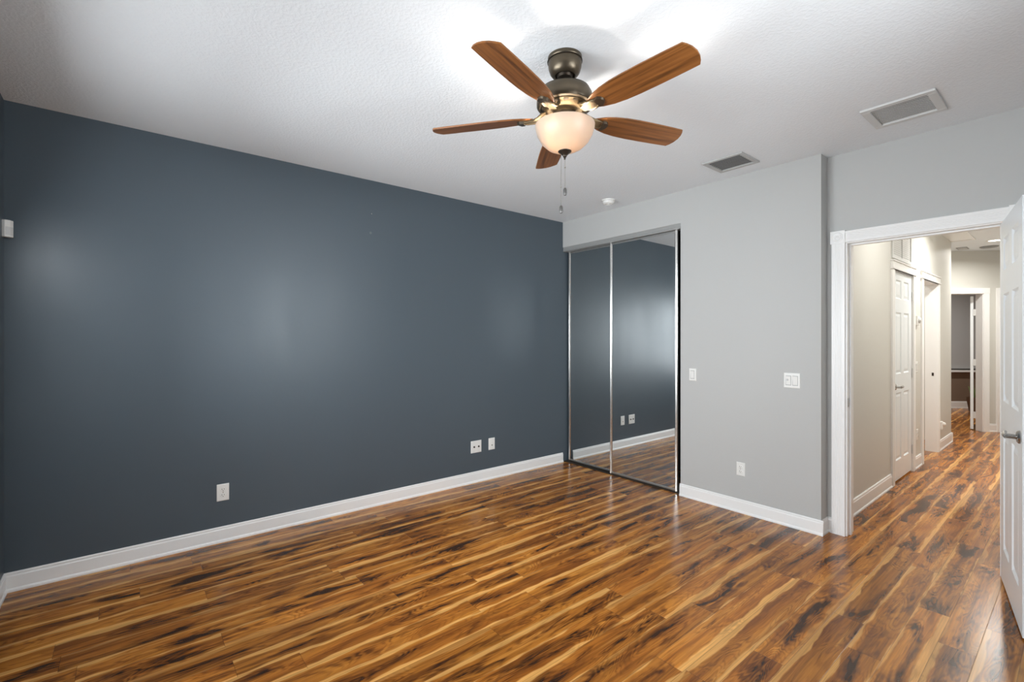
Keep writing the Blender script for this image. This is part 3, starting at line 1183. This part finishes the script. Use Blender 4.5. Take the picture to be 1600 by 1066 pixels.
def flathe(name, prof, m, parent=fan, seg=48):
    bm = new()
    lathe(bm, [(r, z(a)) for r, a in prof], seg)
    return obj(name, bm, m, parent, smooth=True)


can = flathe('canopy', [(0, 2.74), (0.080, 2.74), (0.081, 2.726), (0.078, 2.722), (0.078, 2.718), (0.079, 2.714), (0.077, 2.690), (0.070, 2.668), (0.060, 2.655),
                        (0.050, 2.650), (0.046, 2.654), (0.046, 2.664), (0, 2.664)], M['bronze'])
flathe('canopy_ring', [(0.0805, 2.7225), (0.0825, 2.7215), (0.0825, 2.7185), (0.0795, 2.7175)], M['bronze_dark'], can)
flathe('downrod', [(0, 2.675), (0.030, 2.668), (0.038, 2.655), (0.034, 2.643), (0.016, 2.636), (0.013, 2.630), (0.013, 2.600), (0.022, 2.597), (0, 2.597)], M['bronze_dark'])
mot = flathe('motor_housing', [(0, 2.600), (0.055, 2.600), (0.092, 2.594), (0.108, 2.586), (0.111, 2.580), (0.118, 2.578), (0.128, 2.560), (0.133, 2.535), (0.133, 2.512),
                               (0.128, 2.505), (0.114, 2.503), (0.112, 2.508), (0.100, 2.508)], M['bronze'])
flathe('accent_ring', [(0.110, 2.5825), (0.1165, 2.5815), (0.1175, 2.5785), (0.112, 2.577)], M['bronze_dark'], mot)
fly = flathe('flywheel', [(0.112, 2.512), (0.110, 2.500), (0.098, 2.492), (0.090, 2.480), (0.078, 2.476), (0, 2.476)], M['brass'])
bm = new()
for k in range(15):
    a = 2 * PI * k / 15 + 0.1
    mt = Matrix.Rotation(a, 4, 'Z') @ Matrix.Translation((0.1035, 0, z(2.4965))) @ Matrix.Rotation(math.radians(-35), 4, 'Y')
    box(bm, (-0.004, -0.011, -0.003), (0.004, 0.011, 0.003), mt)
obj('vent_slot', bm, M['bronze_dark'], fly)
flathe('switch_housing', [(0, 2.478), (0.052, 2.478), (0.054, 2.470), (0.054, 2.446), (0.050, 2.440), (0, 2.440)], M['bronze'])
flathe('added_lamp_baffle', [(0, 2.441), (0.070, 2.441), (0.082, 2.436), (0.085, 2.428), (0.082, 2.428), (0.068, 2.436), (0, 2.436)], M['bronze'])  # unseen disc added to shade the motor hub from the bulbs
# light kit: bowl open at the top on a centre stem, two bulbs inside
bprof = [(0.018, 2.296), (0.050, 2.301), (0.082, 2.316), (0.110, 2.341), (0.130, 2.374), (0.139, 2.405), (0.140, 2.420), (0.136, 2.4215)]
inner = [(0.134, 2.4195), (0.133, 2.405), (0.124, 2.376), (0.105, 2.345), (0.078, 2.321), (0.048, 2.306), (0.018, 2.301), (0.018, 2.296)]
flathe('glass_bowl', bprof + inner, M['bowl'], fan, 56)
flathe('stem', [(0, 2.440), (0.007, 2.440), (0.007, 2.298), (0, 2.298)], M['bronze_dark'])
fin = flathe('finial', [(0, 2.304), (0.028, 2.303), (0.032, 2.299), (0.031, 2.295), (0.022, 2.289), (0.0135, 2.281), (0.009, 2.276), (0.0085, 2.272),
                        (0.004, 2.268), (0.005, 2.264), (0.003, 2.259), (0, 2.258)], M['bronze_dark'])
for k in range(2):
    a = 0.6 + k * PI
    bm = new()
    lathe(bm, [(0, 0.026), (0.012, 0.022), (0.018, 0.010), (0.018, 0.0), (0.012, -0.014), (0, -0.018)], 16,
          Matrix.Translation((0.055 * math.cos(a), 0.055 * math.sin(a), z(2.352))))
    obj('bulb', bm, M['bulb'], fan, smooth=True)
    bm = new()
    lathe(bm, [(0, 0.048), (0.012, 0.048), (0.012, 0.020), (0, 0.020)], 14, Matrix.Translation((0.055 * math.cos(a), 0.055 * math.sin(a), z(2.352))))
    tube(bm, [(0.045 * math.cos(a), 0.045 * math.sin(a), z(2.446)), (0.055 * math.cos(a), 0.055 * math.sin(a), z(2.396))], 0.008, 8)
    obj('lamp_holder', bm, M['bronze_dark'], fan, smooth=True)
FANCOL = (1.0, 0.95, 0.89)
for k in range(2):
    a = 0.6 + PI / 2 + k * PI
    point_light('fan_lamp', (FX + 0.045 * math.cos(a), FY + 0.045 * math.sin(a), 2.348), 9, FANCOL, 0.025)

# pull chains hanging from the finial
RV = Vector((math.cos(math.radians(50.848)), math.sin(math.radians(50.848)), 0))
for (u, za, zf, zb) in ((-0.0175, 2.296, 2.042, 2.130), (0.001, 2.262, 2.126, 2.222)):
    p = RV * u
    bm = new()
    tube(bm, [(p.x, p.y, z(za)), (p.x, p.y, z(zf))], 0.0010, 6)
    n = int((za - zb) / 0.006)
    for k in range(n):
        lathe(bm, [(0, 0.0018), (0.0018, 0), (0, -0.0018)], 6, Matrix.Translation((p.x, p.y, z(za) - 0.006 * k)))
    lathe(bm, [(0, 0.005), (0.0035, 0.003), (0.0035, -0.003), (0, -0.005)], 8, Matrix.Translation((p.x, p.y, z(zb))))
    ch = obj('pull_chain', bm, M['chain'], fan, smooth=True)
    bm = new()
    lathe(bm, [(0, z(zf)), (0.005, z(zf) - 0.001), (0.008, z(zf) - 0.008), (0.0085, z(zf) - 0.026), (0.006, z(zf) - 0.035), (0, z(zf) - 0.037)], 16, Matrix.Translation((p.x, p.y, 0)))
    obj('pull_fob', bm, M['fob'], ch, smooth=True)


def blade_outline():
    """half widths along the blade (x from the hub)"""
    top = [(0.150, 0.022), (0.165, 0.030), (0.200, 0.046), (0.250, 0.060), (0.310, 0.068), (0.380, 0.071), (0.460, 0.071), (0.540, 0.0695), (0.600, 0.068), (0.641, 0.0665)]
    tip = [(0.652, 0.050), (0.661, 0.028), (0.665, 0.0)]
    up = top + tip
    return up + [(x, -w) for x, w in reversed(up[:-1])]


def blade_mesh():
    bm = new()
    ol = blade_outline()
    t = 0.0035
    a = [bm.verts.new((x, w, -t)) for x, w in ol]
    b = [bm.verts.new((x, w, t)) for x, w in ol]
    bm.faces.new(a[::-1])
    bm.faces.new(b)
    n = len(ol)
    for k in range(n):
        bm.faces.new((a[k], a[(k + 1) % n], b[(k + 1) % n], b[k]))
    return bm


def bracket_mesh():
    """blade iron under the blade root: two curved arms meeting in a plate that carries the blade"""
    bm = new()
    # arm dropping from the flywheel
    for s in (-1, 1):
        tube(bm, [(0.085, s * 0.010, 0.026), (0.105, s * 0.014, 0.020), (0.125, s * 0.022, 0.002), (0.150, s * 0.026, -0.008), (0.185, s * 0.022, -0.009), (0.205, s * 0.012, -0.008)],
             [0.006, 0.007, 0.007, 0.006, 0.006, 0.005], 8)
    # plate
    ol = [(0.110, -0.014), (0.135, -0.022), (0.170, -0.026), (0.205, -0.022), (0.222, -0.010), (0.226, 0.0), (0.222, 0.010), (0.205, 0.022), (0.170, 0.026), (0.135, 0.022), (0.110, 0.014)]
    a = [bm.verts.new((x, w, -0.0095)) for x, w in ol]
    b = [bm.verts.new((x, w, -0.0040)) for x, w in ol]
    bm.faces.new(a[::-1])
    bm.faces.new(b)
    n = len(ol)
    for k in range(n):
        bm.faces.new((a[k], a[(k + 1) % n], b[(k + 1) % n], b[k]))
    return bm


def cap_mesh():
    bm = new()
    pts = [(0.196, -0.024), (0.214, -0.026), (0.228, -0.014), (0.232, 0.0), (0.228, 0.014), (0.214, 0.026), (0.196, 0.024)]
    a = [bm.verts.new((x, w, -0.017 + 0.25 * max(0, x - 0.214))) for x, w in pts]
    b = [bm.verts.new((x + (0.002 if x > 0.2 else 0), w * 1.05, -0.0038)) for x, w in pts]
    bm.faces.new(a[::-1])
    bm.faces.new(b)
    n = len(pts)
    for k in range(n):
        bm.faces.new((a[k], a[(k + 1) % n], b[(k + 1) % n], b[k]))
    return bm


PITCH = math.radians(-12.5)
first = None
for k in range(5):
    th = math.radians(0.5 + 72 * k)
    mt = Matrix.Translation((0, 0, z(2.462))) @ Matrix.Rotation(th, 4, 'Z') @ Matrix.Rotation(PITCH, 4, 'X')
    if first is None:
        bl = obj('fan_blade', blade_mesh(), M['blade'], fan, bevel=0.0015)
        br = obj('blade_bracket', bracket_mesh(), M['brass'], bl, smooth=True)
        cp = obj('bracket_cap', cap_mesh(), M['bronze'], bl, smooth=True)
        first = (bl, br, cp)
    else:
        bl = first[0].copy()
        C.objects.link(bl)
        bl.parent = fan
        for src in first[1:]:
            c = src.copy()
            C.objects.link(c)
            c.parent = bl
    bl.matrix_local = mt

# unseen lights added in the two rooms off the hall
q = DM @ Vector((0.6, 1.2, 0))
downlight(q.x, q.y, 'unseen recessed light added in the ceiling of the far room', 36)
downlight(1.8, 3.8, 'unseen recessed light added in the ceiling of the side room', 22)
